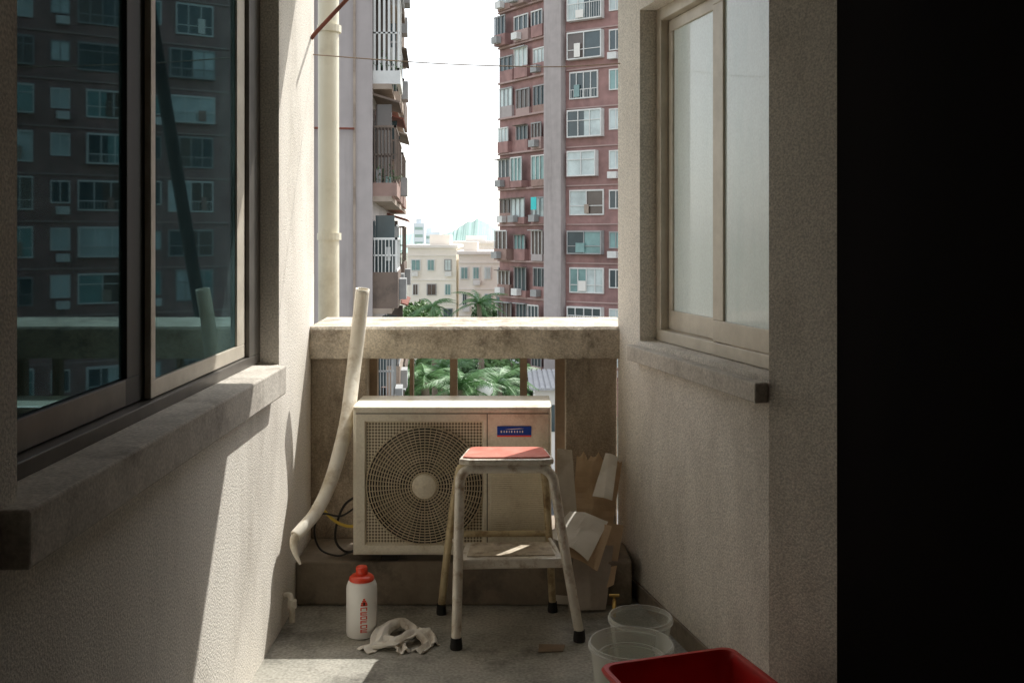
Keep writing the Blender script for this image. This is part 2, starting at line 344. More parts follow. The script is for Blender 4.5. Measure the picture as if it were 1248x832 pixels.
# service side: seam, louvre field, badge
MB().box(-.102,-.0985,4.0285,4.031,Z0+.012,Z1-.03).build('seam', M['fan'], ac)
MB().box(X0+.012,X1-.012,4.0285,4.031,Z1-.0295,Z1-.0265).build('seam', M['fan'], ac)
lv = MB(); z=.30
while z<.655: lv.box(-.085,.145,4.0265,4.0305,z,z+.003); z+=.0085
lv.build('louvre', M['creamd'], ac)
bd = MB().box(-.06,.078,4.024,4.0305,.697,.739).build('badge', M['blue'], ac, bevel=.002)
t = MB(); x=-.046
for w in (.008,.005,.007,.004,.008,.006,.007,.005,.007): t.box(x,x+w*.7,4.0225,4.0245,.714,.7225); x+=w+.0045
t.add([(-.03,4.0232,.728),(.03,4.0232,.732),(.05,4.0232,.7305),(0,4.0232,.727)],[(0,1,2,3)])
t.build('badge_lettering', M['white'], bd)
MB().box(-.06,.078,4.0225,4.0239,.697,.7035).build('badge_stripe', M['red'], bd)
for x in (-.50,.02): MB().box(x-.035,x+.035,4.075,4.26,.1805,.216).build('foot', M['black'], ac, bevel=.004)
# cables by the unit
MB().tube([(-.64,4.2,.42),(-.69,4.12,.40),(-.72,4.1,.33),(-.73,4.12,.25),(-.70,4.13,.205),(-.66,4.14,.20),(-.64,4.16,.23)],.005,smooth=8).build('cable', M['cable'], origin=(-.7,4.12,.19), label='black cable looping down beside the air conditioner', cat='cable')
MB().tube([(-.64,4.22,.38),(-.70,4.09,.36),(-.78,4.08,.37),(-.82,4.13,.29),(-.80,4.15,.205),(-.72,4.11,.19),(-.655,4.10,.21)],.004,smooth=8).build('cable', M['cable'], origin=(-.78,4.12,.19), label='thin black cable curling out toward the left wall', cat='cable')
MB().tube([(-.64,4.1,.315),(-.68,4.085,.32),(-.73,4.08,.345),(-.79,4.09,.40)],.006,smooth=8).build('cable', M['yellow'], origin=(-.7,4.09,.32), label='short yellow cable left of the air conditioner', cat='cable')
# white bent hose
pts=[P(442,352,4.24),P(437,400,4.26),P(431,450,4.24),P(424,505,4.12),P(414,550,4.02),P(401,592,3.93),P(385,624,3.86),P(369,643,3.80),P(360,653,3.77)]
hs=thing('bent_pipe',tuple(pts[-1]),'long bent off-white plastic pipe leaning on the parapet','pipe')
MB().tube([tuple(p) for p in pts],[.028,.029,.029,.028,.027,.025,.023,.022,.021],n=16,smooth=6,cap=False).build('tube', M['pvc'], hs, smooth=True, solid=.004)
pts=[P(366,648,3.79),P(359,655,3.765),P(358,665,3.76),P(361,676,3.76),P(366,687,3.765)]
MB().tube([tuple(p) for p in pts],[.014,.016,.014,.010,.004],n=10,smooth=5).build('torn_end', M['pvc'], hs, smooth=True)
# fitting on left wall
fp = thing('wall_tap', (-.87,3.85,.05), 'small white pipe stub at the foot of the left wall', 'pipe fitting')
MB().tube([(-.884,3.86,.115),(-.86,3.85,.12),(-.848,3.84,.09),(-.848,3.84,.02)],.011,smooth=5).build('stub', M['pvc'], fp, smooth=True)
MB().tube([(-.848,3.84,.105),(-.848,3.84,.075)],.017).build('collar', M['pvc'], fp)

# ------------------------------------------------------------------ step stool
st = thing('step_stool', (0,3.8,0), 'two-step metal folding stool with faded red seat', 'step stool')
fl=[(-.204,3.64,.03),(-.199,3.70,.35),(-.196,3.733,.56),(-.191,3.737,.605),(-.170,3.74,.629),(-.135,3.74,.635),(.09,3.745,.635),(.126,3.745,.629),(.151,3.744,.603),(.162,3.742,.555),(.203,3.735,.30),(.251,3.71,.03)]
MB().tube(fl,.0185,smooth=6,n=16).build('front_frame', M['chrome'], st, smooth=True)
rl=[(-.282,3.975,.03),(-.245,3.95,.35),(-.212,3.93,.565),(-.195,3.925,.60),(-.16,3.92,.612),(.08,3.92,.612),(.115,3.925,.59),(.13,3.93,.55),(.148,3.96,.30),(.163,4.0,.03)]
MB().tube(rl,.0150,smooth=6,n=16).build('rear_frame', M['gold'], st, smooth=True)
for x,y,r in ((-.204,3.64,.022),(.251,3.71,.022),(-.282,3.975,.019),(.163,4.0,.019)):
    MB().lathe((x,y,0),[(r,0.0),(r*1.05,.01),(r*.9,.042)],n=16,close=True).build('rubber_foot', M['black'], st)
sp=[(-.200,3.735),(-.16,3.720),(.12,3.725),(.158,3.742),(.132,3.925),(.10,3.937),(-.15,3.937),(-.175,3.925)]
MB().prism(sp,.650,.672).build('seat_pan', M['chrome'], st, bevel=.006)
s2=[(x*.92-.001,3.835+(y-3.835)*.86) for x,y in sp]
MB().prism(s2,.6725,.679).build('seat', M['seat'], st, bevel=.003)
tp=[(-.200,3.716),(.195,3.736),(.168,3.945),(-.18,3.935)]
MB().prism(tp,.262,.300).build('step', M['chrome'], st, bevel=.007)
MB().prism([(-.17,3.745),(.163,3.763),(.142,3.922),(-.16,3.915)],.3005,.305).build('tread', M['tread'], st, bevel=.002)
MB().tube([(-.235,3.955,.325),(.148,3.965,.325)],.012).build('crossbar', M['gold'], st)
MB().tube([(-.19,3.73,.29),(-.23,3.93,.31)],.007).build('side_brace', M['chrome'], st); MB().tube([(.185,3.745,.29),(.148,3.955,.31)],.007).build('side_brace', M['chrome'], st)

# ------------------------------------------------------------------ bottle, rag, tubs
bt = thing('plastic_bottle', (-.569,3.77,0), 'white plastic bottle with red screw cap on the floor', 'bottle')
MB().lathe((-.569,3.77,0),[(.045,.0),(.056,.004),(.058,.015),(.058,.172),(.057,.188),(.051,.203),(.042,.211),(.03,.214)],close=True).build('body', M['whitep'], bt, smooth=True)
MB().lathe((-.569,3.77,0),[(.047,.2085),(.048,.211),(.046,.219),(.038,.226),(.026,.229)],close=True).build('collar', M['red'], bt, smooth=True)
MB().lathe((-.569,3.77,0),[(.021,.226),(.0225,.229),(.0225,.252),(.020,.258),(.012,.261)],close=True,n=24).build('cap', M['red'], bt, smooth=True)
lb=MB()
def cyl(a0,a1,z0,z1,r,n=8):
    vs=[]
    for i in range(n+1):
        a=a0+(a1-a0)*i/n
        for z in (z0,z1): vs.append((-.569+r*math.sin(a),3.77-r*math.cos(a),z))
    lb.add(vs,[(2*i,2*i+2,2*i+3,2*i+1) for i in range(n)])
for i,(w,z) in enumerate(((.06,.149),(.12,.142),(.19,.135),(.22,.128))): cyl(.30-w,.30+w,z,z+.0066,.0586)
z=.110
for k in range(6):      # vertical lettering, one glyph below the other
    cyl(.06,.14,z,z+.0125,.0586); cyl(.14,.50,z+.0095,z+.0125,.0586)
    if k%2: cyl(.14,.46,z+.0048,z+.0070,.0586)
    else: cyl(.43,.50,z,z+.0095,.0586)
    if k%3: cyl(.14,.50,z,z+.0025,.0586)
    z-=.0162
lb.build('printed_label', M['red'], bt)
lb=MB(); cyl(.24,.36,.130,.142,.0591); lb.build('printed_emblem', M['black'], bt)
rg=MB()
def cloth(path, w, seed, m=40, nw=9):
    Q=[Vector(p) for p in path]; vs=[]
    def cr_(t):
        t=min(max(t,0),.9999)*(len(Q)-1); i=int(t); t-=i; a=Q[max(i-1,0)]; b=Q[i]; c=Q[i+1]; d=Q[min(i+2,len(Q)-1)]
        return .5*((2*b)+(c-a)*t+(2*a-5*b+4*c-d)*t*t+(3*b-a-3*c+d)*t**3)
    for i in range(m+1):
        p=cr_(i/m); tg=(cr_(i/m+.02)-cr_(i/m-.02)); sd=Vector((-tg.y,tg.x,0)); sd=sd.normalized() if sd.length>1e-5 else Vector((0,1,0))
        ww=w*(.7+.8*abs(noise.noise(Vector((i*.12,seed,0)))))
        for j in range(nw+1):
            v=j/nw-.5; fold=.009*math.sin(v*9+seed+i*.12)+.006*noise.noise(Vector((i*.25,v*5,seed)))
            q=p+sd*ww*v; q.z=max(.002,q.z*.72*(1-1.5*v*v)+fold+.004); vs.append(tuple(q))
    rg.add(vs,[(i*(nw+1)+j,(i+1)*(nw+1)+j,(i+1)*(nw+1)+j+1,i*(nw+1)+j+1) for i in range(m) for j in range(nw)])
cloth([(-.54,3.61,.004),(-.50,3.66,.012),(-.48,3.74,.055),(-.43,3.79,.065),(-.38,3.77,.03),(-.37,3.72,.006)],.065,1.3)
cloth([(-.515,3.645,.006),(-.45,3.63,.022),(-.40,3.66,.045),(-.355,3.70,.050),(-.31,3.665,.008),(-.345,3.60,.003)],.055,4.1)
cloth([(-.50,3.70,.010),(-.45,3.68,.030),(-.41,3.63,.018),(-.39,3.59,.004)],.045,7.7)
cloth([(-.36,3.79,.004),(-.33,3.74,.035),(-.30,3.70,.02),(-.29,3.66,.004)],.05,2.2)
rg.build('rag', M['rag'], origin=(-.42,3.7,0), smooth=True, solid=.003, label='crumpled cream rag lying beside the bottle', cat='cloth')
def tub(c, r, h, m, label, taper=.82, ribs=0):
    t = thing('plastic_tub', (c[0],c[1],c[2]), label, 'tub')
    prof=[(.0005,.004),(r*taper,.004),(r*(taper+1)/2,h*.5),(r*.985,h*.9),(r*.985-.003,h*.9),(r*(taper+1)/2-.003,h*.5),(r*taper-.003,.007),(.0005,.007)]
    MB().lathe(c,prof).build('body', m, t, smooth=True)
    MB().lathe(c,[(r*.982,h*.88),(r+.004,h*.885),(r+.005,h*.93),(r+.001,h*.94),(r+.001,h),(r-.004,h),(r-.006,h*.9)]).build('rim', M['milky'], t, smooth=True)
tub((.459,3.56,0), .112, .15, M['clear'], 'clear round plastic tub, the farther one, against the right wall')
tub((.394,3.295,0), .137, .165, M['milky'], 'larger milky round tub behind the red basin', .86)
tub((.394,3.295,.0085), .112, .11, M['clear'], 'clear cup nested inside the larger milky tub', .9)
rt = thing('red_basin', (.5,2.8,0), 'deep red rectangular plastic basin in the lower right corner', 'basin')
ax=Vector((.408,.13)).normalized(); ay=Vector((ax.y,-ax.x)); oc=Vector((.2625,2.87))
def rrect(w0,d0,ins,rad=.035,n=6):
    a=[];
    for (qx,qy,s0) in ((w0-ins-rad,d0-ins-rad,0),(ins+rad,d0-ins-rad,90),(ins+rad,ins+rad,180),(w0-ins-rad,ins+rad,270)):
        for k in range(n+1): t=R(s0+90*k/n); a.append((qx+rad*math.cos(t),qy+rad*math.sin(t)))
    return [oc+ax*u+ay*v for u,v in a]
W,Dp,H=.41,.34,.27
Ls=[(.040,.0),(.006,.235),(.002,.25),(-.008,.252),(-.012,.262),(-.008,.27),(.004,.27),(.008,.262),(.012,.235),(.046,.012)]
vs=[]; 
for ins,z in Ls: vs+=[(p.x,p.y,z) for p in rrect(W,Dp,ins)]
k=28; MB().add(vs,[(i*k+j,i*k+(j+1)%k,(i+1)*k+(j+1)%k,(i+1)*k+j) for i in range(len(Ls)-1) for j in range(k)]+[list(range(k)),list(range(9*k,10*k))]).build('body', M['redtub'], rt, smooth=True)
# brass tap
tp_ = thing('brass_tap', (.405,3.93,0), 'small brass tap at the foot of the right wall', 'tap')
MB().tube([(.405,3.95,.0),(.405,3.95,.055),(.405,3.93,.065),(.400,3.90,.055),(.400,3.895,.035)],.008,smooth=5).build('spout', M['brass'], tp_, smooth=True)
MB().tube([(.385,3.945,.085),(.425,3.945,.085)],.006).tube([(.405,3.95,.06),(.405,3.95,.085)],.005).build('handle', M['brass'], tp_)
MB().add([(.095,3.60,.004),(.185,3.61,.004),(.195,3.66,.006),(.10,3.67,.004)],[(0,1,2,3)]).build('card_scrap', M['baluster'], origin=(.14,3.63,0), solid=.003, label='flat brown card scrap on the floor beside the stool', cat='card')
# ------------------------------------------------------------------ heap right of the unit
def sheet(name, quad, m, label, cat, amp=.012, n=14, fr=6, th=.002, seed=0, jag_=.0, fold=0):
    a,b_,c,d=[Vector(p) for p in quad]; nrm=(b_-a).cross(d-a).normalized(); vs=[]
    for i in range(n+1):
        for j in range(n+1):
            u=i/n; v=j/n; p=a*(1-u)*(1-v)+b_*u*(1-v)+c*u*v+d*(1-u)*v
            q=p*fr+Vector((seed,seed,0)); p=p+nrm*(amp*(abs(noise.noise(q))*2-.5)+amp*.4*noise.noise(q*2.7)+fold*(.5-abs(u+.25*v-.6)))
            if j==n: p=p+Vector((0,0,jag_*noise.noise(Vector((u*9,seed,0)))))
            vs.append(tuple(p))
    return MB().add(vs,[(i*(n+1)+j,(i+1)*(n+1)+j,(i+1)*(n+1)+j+1,i*(n+1)+j+1) for i in range(n) for j in range(n)]).build(name,m,origin=tuple((a+b_)/2),solid=th,label=label,cat=cat)
sheet('card_sheet',[P(676,735,4.05),P(712,738,4.05),P(697,548,4.33),P(679,546,4.33)],M['board'],'tall grey card standing against the side of the air conditioner','card',.003,seed=1)
sheet('paper_bag',[P(694,672,4.18),P(742,676,4.14),P(758,560,4.31),P(703,555,4.33)],M['kraft'],'crumpled brown paper bag topmost in the heap by the wall','paper bag',.018,fr=7,seed=2,jag_=.05,fold=.05,n=18)
sheet('card_sheet',[P(722,604,4.18),P(746,610,4.16),P(753,556,4.27),P(738,552,4.28)],M['paper'],'creased pale paper tucked in front of the brown paper bag','paper',.008,fr=9,seed=3,fold=.02)
sheet('kraft_sheet',[P(722,724,4.02),P(748,712,4.03),P(760,640,4.14),P(742,636,4.15)],M['kraft'],'brown card slip standing against the right wall below the bag','card',.004,seed=4)
sheet('paper_sheet',[P(668,652,4.02),P(716,684,3.98),P(742,634,4.10),P(694,624,4.13)],M['paper'],'folded white paper lying across the heap beside the stool','paper',.006,fr=6,seed=5,fold=.045)
sheet('kraft_sheet',[P(690,676,4.0),P(728,696,3.98),P(746,640,4.09),P(700,636,4.12)],M['kraft'],'folded brown paper under the white paper in the heap','paper',.006,fr=6,seed=6,fold=.02)
sheet('card_sheet',[P(692,744,3.99),P(738,742,4.0),P(748,664,4.09),P(700,664,4.09)],M['sack'],'flat grey-brown card at the bottom of the heap','card',.006,fr=5,seed=8,n=20,fold=.03)
# ------------------------------------------------------------------ just outside
dp = thing('drain_pipe', (-.917,5.0,-12), 'cream vertical drain pipe outside the left end of the parapet', 'pipe')
MB().tube([(-.935,5.0,14),(-.905,5.0,-12)],.052,n=20).build('pipe', M['drain'], dp, smooth=True)
for z in (2.53,1.49): MB().tube([(-.918,5.0,z),(-.918,5.0,z+.035)],.060,n=20).build('collar', M['drain'], dp)
wp=[(-.885,4.43,2.315)]+[(-.885+1.37*t,4.42,2.315-.055*t-.02*math.sin(math.pi*t)) for t in (.2,.4,.6,.8)]+[(.475,4.34,2.26)]
MB().tube(wp,.0025,n=6,smooth=4).build('clothes_line', M['baluster'], origin=wp[0], label='thin line strung between the two walls above the parapet', cat='wire')
MB().tube([(-.884,4.38,2.375),(-.865,4.38,2.40),(-.66,4.38,2.62)],.009).build('bracket_rod', M['rust'], origin=(-.884,4.38,2.375), label='rusty red rod slanting from top of the left wall', cat='rod')

# ------------------------------------------------------------------ ground and far things
GZ=-12
MB().add([(-1500,5.5,GZ),(1500,5.5,GZ),(1500,3000,GZ),(-1500,3000,GZ)],[(0,1,2,3)]).build('ground', M['ground'], kind='structure', recalc=False)
MB().add([(-2.2,6,GZ+.004),(3,6,GZ+.004),(2,130,GZ+.004),(-5,130,GZ+.004)],[(0,1,2,3)]).build('road', M['asphalt'], kind='structure')
MB().box(3.2,5.2,6,74,GZ,GZ+.12).build('pavement', M['pave'], kind='structure')
hv=[]; nh=260
for i in range(nh+1):
    x=-260+520*i/nh; h=4+4*noise.noise(Vector((i*.04,3,0)))+2.2*noise.noise(Vector((i*.4,1,0)))+1.8*noise.noise(Vector((i*1.1,4,0)))+13*math.exp(-((x+34)/19)**2)
    hv+=[(x,900,GZ),(x,940,h)]
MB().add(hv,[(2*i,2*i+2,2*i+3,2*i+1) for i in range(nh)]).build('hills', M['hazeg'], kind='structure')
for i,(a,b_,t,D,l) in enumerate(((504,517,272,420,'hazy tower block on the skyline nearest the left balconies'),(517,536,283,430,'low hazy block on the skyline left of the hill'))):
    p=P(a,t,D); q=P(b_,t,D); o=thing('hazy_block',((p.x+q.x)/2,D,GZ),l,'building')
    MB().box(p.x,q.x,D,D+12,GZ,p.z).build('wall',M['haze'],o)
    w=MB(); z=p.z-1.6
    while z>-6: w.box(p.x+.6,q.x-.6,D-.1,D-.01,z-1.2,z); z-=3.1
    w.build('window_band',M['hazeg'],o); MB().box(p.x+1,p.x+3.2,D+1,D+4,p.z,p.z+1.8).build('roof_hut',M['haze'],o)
def low_building(a,b_,top,D,m,label,rows,cols,depth=14,hut=None):
    p=P(a,top,D); q=P(b_,top,D); o=thing('low_building',((p.x+q.x)/2,D,GZ),label,'building')
    MB().box(p.x,q.x,D,D+depth,GZ,p.z).build('wall',m,o); MB().box(p.x-.2,q.x+.2,D-.3,D+depth+.3,p.z,p.z+.3).build('roof_edge',M['whiteb'],o)
    if hut: MB().box(p.x+hut[0],p.x+hut[1],D+1.5,D+6,p.z+.301,p.z+hut[2]).build('roof_hut',m,o)
    bw=(q.x-p.x)/cols; rq=random.Random(int(a))
    for r in range(rows):
        zt=p.z-1.3-r*2.6
        MB().box(p.x,q.x,D-.12,D-.002,zt+.45,zt+.55).build('ledge',M['whiteb'],o)
        for c in range(cols):
            x0=p.x+bw*(c+.2+.15*rq.random()); x1=p.x+bw*(c+.62+.15*rq.random())
            f=MB().box(x0-.08,x1+.08,D-.12,D-.003,zt-1.15,zt+.08).build('window',M['gframe'] if rq.random()<.4 else M['wframe'],o)
            w=(x1-x0)/2-.06; MB().box(x0+.03,x0+.03+w,D-.16,D-.121,zt-1.06,zt).box(x1-.03-w,x1-.03,D-.16,D-.121,zt-1.06,zt).build('pane',rq.choice((M['p0'],M['p3'],M['p1'],M['p2'])),f)
            if rq.random()<.3: MB().box(x0,x0+.7,D-.5,D-.17,zt-1.7,zt-1.2).build('air_conditioner',M['wframe'],o)
    return o
low_building(497,556,302,106,M['creamb'],'low cream building with window rows under the skyline, left half',4,3,hut=(2.2,4.4,1.4))
low_building(559,617,310,98,M['creamb'],'pale cream block beside the red tower, right of the other',4,4,hut=(.4,1.8,1.2))
low_building(552,640,297,122,M['whiteb'],'further cream block rising just above the pale one',4,6,hut=(1.5,4.0,1.0))
# ---- red tower
def frame_fn(a,b_):
    a=Vector(a); b_=Vector(b_); d=(b_-a).normalized(); n=Vector((d.y,-d.x))   # n faces the viewer side
    return lambda u,w,z: (a.x+d.x*u+n.x*w, a.y+d.y*u+n.y*w, z), (b_-a).length
A=(3.9,78.); B=(32.6,59.3); K=(-1.05,85.)
rtw=thing('apartment_tower',(6,80,GZ),'tall red-brown tiled apartment tower with grey stair strip, right of the sky','building')
MB().prism([K,A,B,(50,80),(20,105)],GZ,40).build('wall',M['brick'],rtw)
Ff,Lf=frame_fn(A,B)
MB(Ff).box(-1.2,.35,-.3,.75,GZ,40.1).build('stair_strip',M['mauve'],rtw)
bm_=MB(Ff); 
for k in range(-4,13): bm_.box(.5,Lf,0.002,.12,-.50+3.0*k,-.40+3.0*k)
bm_.build('floor_band',M['band'],rtw)
for bay in (0,1,3,4,5):
    for k in range(-3,8):
        u0=.75+bay*5.6; z0=.75+3*k-.4
        fm=random.choice((M['wframe'],M['wframe'],M['gframe']))
        prd=.55 if random.random()<.45 else .14
        f=MB(Ff); u1=u0+3.0-random.choice((0,0,.5)); z1=z0+random.choice((1.75,1.9,1.6))
        f.box(u0,u1,.003,prd,z0-.1,z0).box(u0,u1,.003,prd,z1,z1+.12).box(u0,u0+.08,.003,prd,z0,z1).box(u1-.08,u1,.003,prd,z0,z1)
        wd=u1-u0
        for q in random.choice(((.25,.5,.75),(.33,.67),(.5,))): f.box(u0+wd*q-.035,u0+wd*q+.035,prd-.06,prd,z0,z1)
        zz=z0+random.choice((.5,.6,1.15)); f.box(u0+.08,u1-.08,prd-.05,prd-.01,zz,zz+.06)
        if random.random()<.5:
            for q in range(1,int(wd/.2)): f.box(u0+.2*q-.012,u0+.2*q+.012,prd,prd+.03,z0,zz)
        fo=f.build('window',fm,rtw)
        pc=[random.choice((M['p0'],M['p1'],M['p2'],M['p3'],M['p0'])) for _ in range(2)]
        hw=(wd-.16)/2
        for i in (0,1): MB(Ff).box(u0+.08+i*hw,u0+.08+(i+1)*hw,prd-.1,prd-.075,z0,z1).build('pane',pc[i],fo)
        if random.random()<.5:     # things kept or hung in the window cage
            uu=u0+random.uniform(.2,1.4); MB(Ff).box(uu,uu+random.uniform(.3,.9),prd+.04,prd+.09,z0+.05,z0+random.uniform(.4,1.2)).build('laundry',random.choice((M['pink'],M['whiteb'],M['tanw'],M['p1'],M['brown'])),fo)
        if bay in (0,3,4,5):
            s0=u0+3.45; f=MB(Ff).box(s0,s0+1.15,.003,.12,z0+.35,z0+.43).box(s0,s0+1.15,.003,.12,z1-.05,z1+.05).box(s0,s0+.08,.003,.12,z0+.43,z1-.05).box(s0+1.07,s0+1.15,.003,.12,z0+.43,z1-.05).box(s0+.55,s0+.61,.003,.12,z0+.43,z1-.05)
            fo=f.build('window',fm,rtw); MB(Ff).box(s0+.08,s0+1.07,.03,.06,z0+.43,z1-.05).build('pane',random.choice((M['p0'],M['p1'],M['p2'])),fo)
            if random.random()<.5: MB(Ff).box(s0+.1,s0+.85,.19,.6,z0-.35,z0+.15).build('air_conditioner',M['wframe'],rtw)
Fl,Ll=frame_fn(K,A)
for k in range(-3,9):
    z0=3*k-.3
    MB(Fl).box(.1,Ll-1.3,.002,.3,z0-.2,z0-.05).build('balcony_slab',M['band'],rtw)
    for j,(u0,u1) in enumerate(((.3,2.3),(2.7,4.7),(5.1,6.9))):
        c=random.random(); pm=random.choice((M['pink'],M['brick'],M['brick'],M['band'],M['mauve'],M['brown']))
        d=random.choice((.25,.45,.8)); u1=u1-random.random()*.5; hp=random.choice((.5,.9,.9)); tp2=random.choice((2.0,2.35))
        f=MB(Fl).box(u0,u1,.003,d,z0-.04,z0+hp).build('balcony',pm,rtw)
        g_=MB(Fl)
        for q in range(4): uu=u0+(u1-u0-.06)*q/3; g_.box(uu,uu+.06,d-.06,d,z0+hp,z0+tp2)
        g_.box(u0,u1,d-.08,d+.02,z0+tp2,z0+tp2+.1); g_.build('cage',M['wframe'] if c<.4 else M['gframe'],f)
        MB(Fl).box(u0+.05,u1-.05,d-.12,d-.09,z0+hp,z0+tp2).build('pane',random.choice((M['p0'],M['p1'],M['p2'],M['p3'],M['p0'])),f)
        if random.random()<.4: MB(Fl).box(u0+.3,u0+1.1,d+.03,d+.5,z0+.1,z0+.65).build('air_conditioner',random.choice((M['wframe'],M['gframe'])),f)
        if random.random()<.3: MB(Fl).box(u0-.05,u1+.05,d,d+.35,z0+tp2+.05,z0+tp2+.11).build('canopy',random.choice((M['tin'],M['brown'])),f)
MB(Fl).box(5.9,6.6,1.0,1.05,2.75+1.0,2.75+2.0).build('hung_sheet',M['cyan'],rtw)
# ---- left block: blank wall and a side of stacked balconies
lt=thing('apartment_block',(-5,28,GZ),'mauve grey apartment block with stacked cluttered balconies, left of the sky','building')
MB().prism([(-14,26),(-3.65,26),(-4.85,41),(-14,41)],GZ,22).build('wall',M['mauve'],lt)
for px in (381,432): x=(px-624)/F*25.97; MB().box(x-.03,x+.03,25.94,25.997,GZ,22).build('wall_strip',M['tanw'],lt)
MB().tube([P(378,156,25.8),P(432,157,25.8)],.03,n=6).build('rail',M['rust'],lt)
def Fs2(u,w,z): return (-3.65-.08*u+w, 26.0+u, z)
def bars(u0,u1,w,z0,z1,n,tf=Fs2,tw=.016):
    g_=MB(tf)
    for q in range(n+1): uu=u0+(u1-u0)*q/n; g_.box(uu-tw,uu+tw,w-.02,w+.02,z0,z1)
    g_.box(u0,u1,w-.03,w+.03,z1,z1+.06).box(u0,u1,w-.03,w+.03,z0-.06,z0); return g_
for k in range(-2,6):
    z0=-.35+2.95*k
    MB(Fs2).box(.15,14.5,.002,.5,z0-.14,z0).build('balcony_slab',M['tanw'],lt)
    for j,(u0,u1) in enumerate(((.2,3.0),(3.9,7.2),(8.4,12.8))):
        rr=random.Random(k*7+j+3); c=rr.random(); w=(.74,.66,.62)[j]*(.72+.33*rr.random())
        u1-=rr.random()*.8; white=(k,j)==(2,0)
        pm=M['wframe'] if white else [M['brown'],M['tanw'],M['pink'],M['brown'],M['brown'],M['pink']][(k*2+j*3)%6]
        hp=.35 if white else rr.choice((.35,.6,.95)); 
        f=MB(Fs2).box(u0,u1,w-.1,w,z0+.001,z0+hp).box(u0,u0+.1,.003,w-.1,z0+.001,z0+hp).build('balcony',pm,lt)
        top=2.3 if white else rr.choice((2.2,1.4,1.5,1.8))
        g_=bars(u0,u1,w-.05,z0+hp+.07,z0+top,int((u1-u0)/.28))
        nb=5 if white else 6
        for q in range(nb+1): ww=.05+(w-.1)*q/nb; t_=.03 if white else .010; g_.box(u0,u0+.04,ww-t_,ww+t_,z0+hp,z0+top)
        g_.box(u0,u0+.05,.02,w,z0+top,z0+top+(.3 if white else .06))
        g_.box(u0,u0+.05,.02,w,z0+(hp+top)/2,z0+(hp+top)/2+.04)
        g_.build('cage',M['wframe'] if white or (k,j)==(0,0) else (M['gframe'] if c<.25 else M['brown']),f)
        MB(Fs2).box(u0+.12,u1-.05,.01,.05,z0+.3,z0+2.3).build('pane',rr.choice((M['p0'],M['p3'],M['p0'])),f)
        MB(Fs2).box(u0+.30,u0+.33,.06,.06+(w-.16)*rr.choice((.7,.9,1)),z0+.05,z0+2.45).build('pane',rr.choice((M['p0'],M['p0'],M['p3'])),f)
        for q in range(rr.randint(1,4)):    # kept clutter: boxes and washing
            wa=rr.uniform(.08,w-.3); hh=rr.uniform(.15,.6); zb=rr.choice((.02,.02,hp+.3)); MB(Fs2).box(u0+.12,u0+.2,wa,wa+rr.uniform(.10,.22),z0+zb,z0+max(zb,hp)+hh).build('clutter',rr.choice((M['tanw'],M['whiteb'],M['pink'],M['p1'],M['rust'],M['tin'],M['gframe'])),f)
        if c>.4: 
            am=rr.choice((M['rust'],M['tin'],M['tanw'],M['brown'])); e=rr.uniform(.03,.16)
            MB().add([Fs2(u0,.0,z0+2.72),Fs2(u1,.0,z0+2.72),Fs2(u1,w+e,z0+2.5),Fs2(u0,w+e,z0+2.5),Fs2(u0,.0,z0+2.66),Fs2(u1,.0,z0+2.66),Fs2(u1,w+e,z0+2.45),Fs2(u0,w+e,z0+2.45)],[(0,1,2,3),(4,5,6,7),(0,1,5,4),(1,2,6,5),(2,3,7,6),(3,0,4,7)]).build('awning',am,f)
        if rr.random()<.5: MB(Fs2).box(u0+.6,u0+1.4,w+.01,w+.2,z0+.2,z0+.75).build('air_conditioner',M['gframe'],f)
        if rr.random()<.6:
            g2=MB()
            for q in range(90):
                p=Vector(Fs2(u0-.05+rr.random()*.5,w*rr.random(),z0+hp+.05+.4*rr.random()**2)); a=Vector((rr.uniform(-1,1),rr.uniform(-1,1),rr.uniform(-.3,1)))*.10; g2.add([tuple(p),tuple(p+a+Vector((.03,0,0))),tuple(p+a*1.3)],[(0,1,2)])
            g2.build('potted_leaves',M['leafd'],f,recalc=False)
# ---- trees
def palm(base, top, n, L, label, seed):
    rr=random.Random(seed); o=thing('palm_tree',base,label,'palm tree')
    b0=Vector(base); t=Vector(top)
    MB().tube([tuple(b0),tuple(b0.lerp(t,.5)+Vector((.15,0,0))),tuple(t)],[.22,.17,.13],n=10,smooth=4).build('trunk',M['trunk'],o,smooth=True)
    cr=MB()
    for i in range(n):
        az=2*math.pi*i/n*2.4+rr.uniform(-.3,.3); up=rr.uniform(.0,1.35); l=L*rr.uniform(.8,1.1)
        d=Vector((math.cos(az),math.sin(az),0)); pts=[]; m=16
        for j in range(m+1):
            s=j/m; pts.append(t+d*(l*s*math.cos(up*(1-s*.6)))+Vector((0,0,l*(math.sin(up)*s-.62*s*s))))
        cr.tube([tuple(p) for p in pts[::4]],[.035,.03,.02,.012,.005],n=4)
        side=d.cross(Vector((0,0,1)))
        for j in range(1,m):
            tt=(pts[j+1]-pts[j-1]).normalized(); s=j/m; ll=l*.26*math.sin(math.pi*min(1,s*.85+.12))
            for sg in (-1,1):
                for h in (0,.5):
                    p=pts[j].lerp(pts[j+1],h); tip=p+(side*sg*.8+tt*.55+Vector((0,0,-.35-rr.random()*.35))).normalized()*ll*rr.uniform(.85,1.1)
                    wv=tt*.035*L/3; cr.add([tuple(p-wv),tuple(p+wv),tuple(tip)],[(0,1,2)])
    cr.build('crown',M['frond'],o,recalc=False)
def pp(px,py,D): p=P(px,py,D); return (p.x,D,GZ),tuple(p)
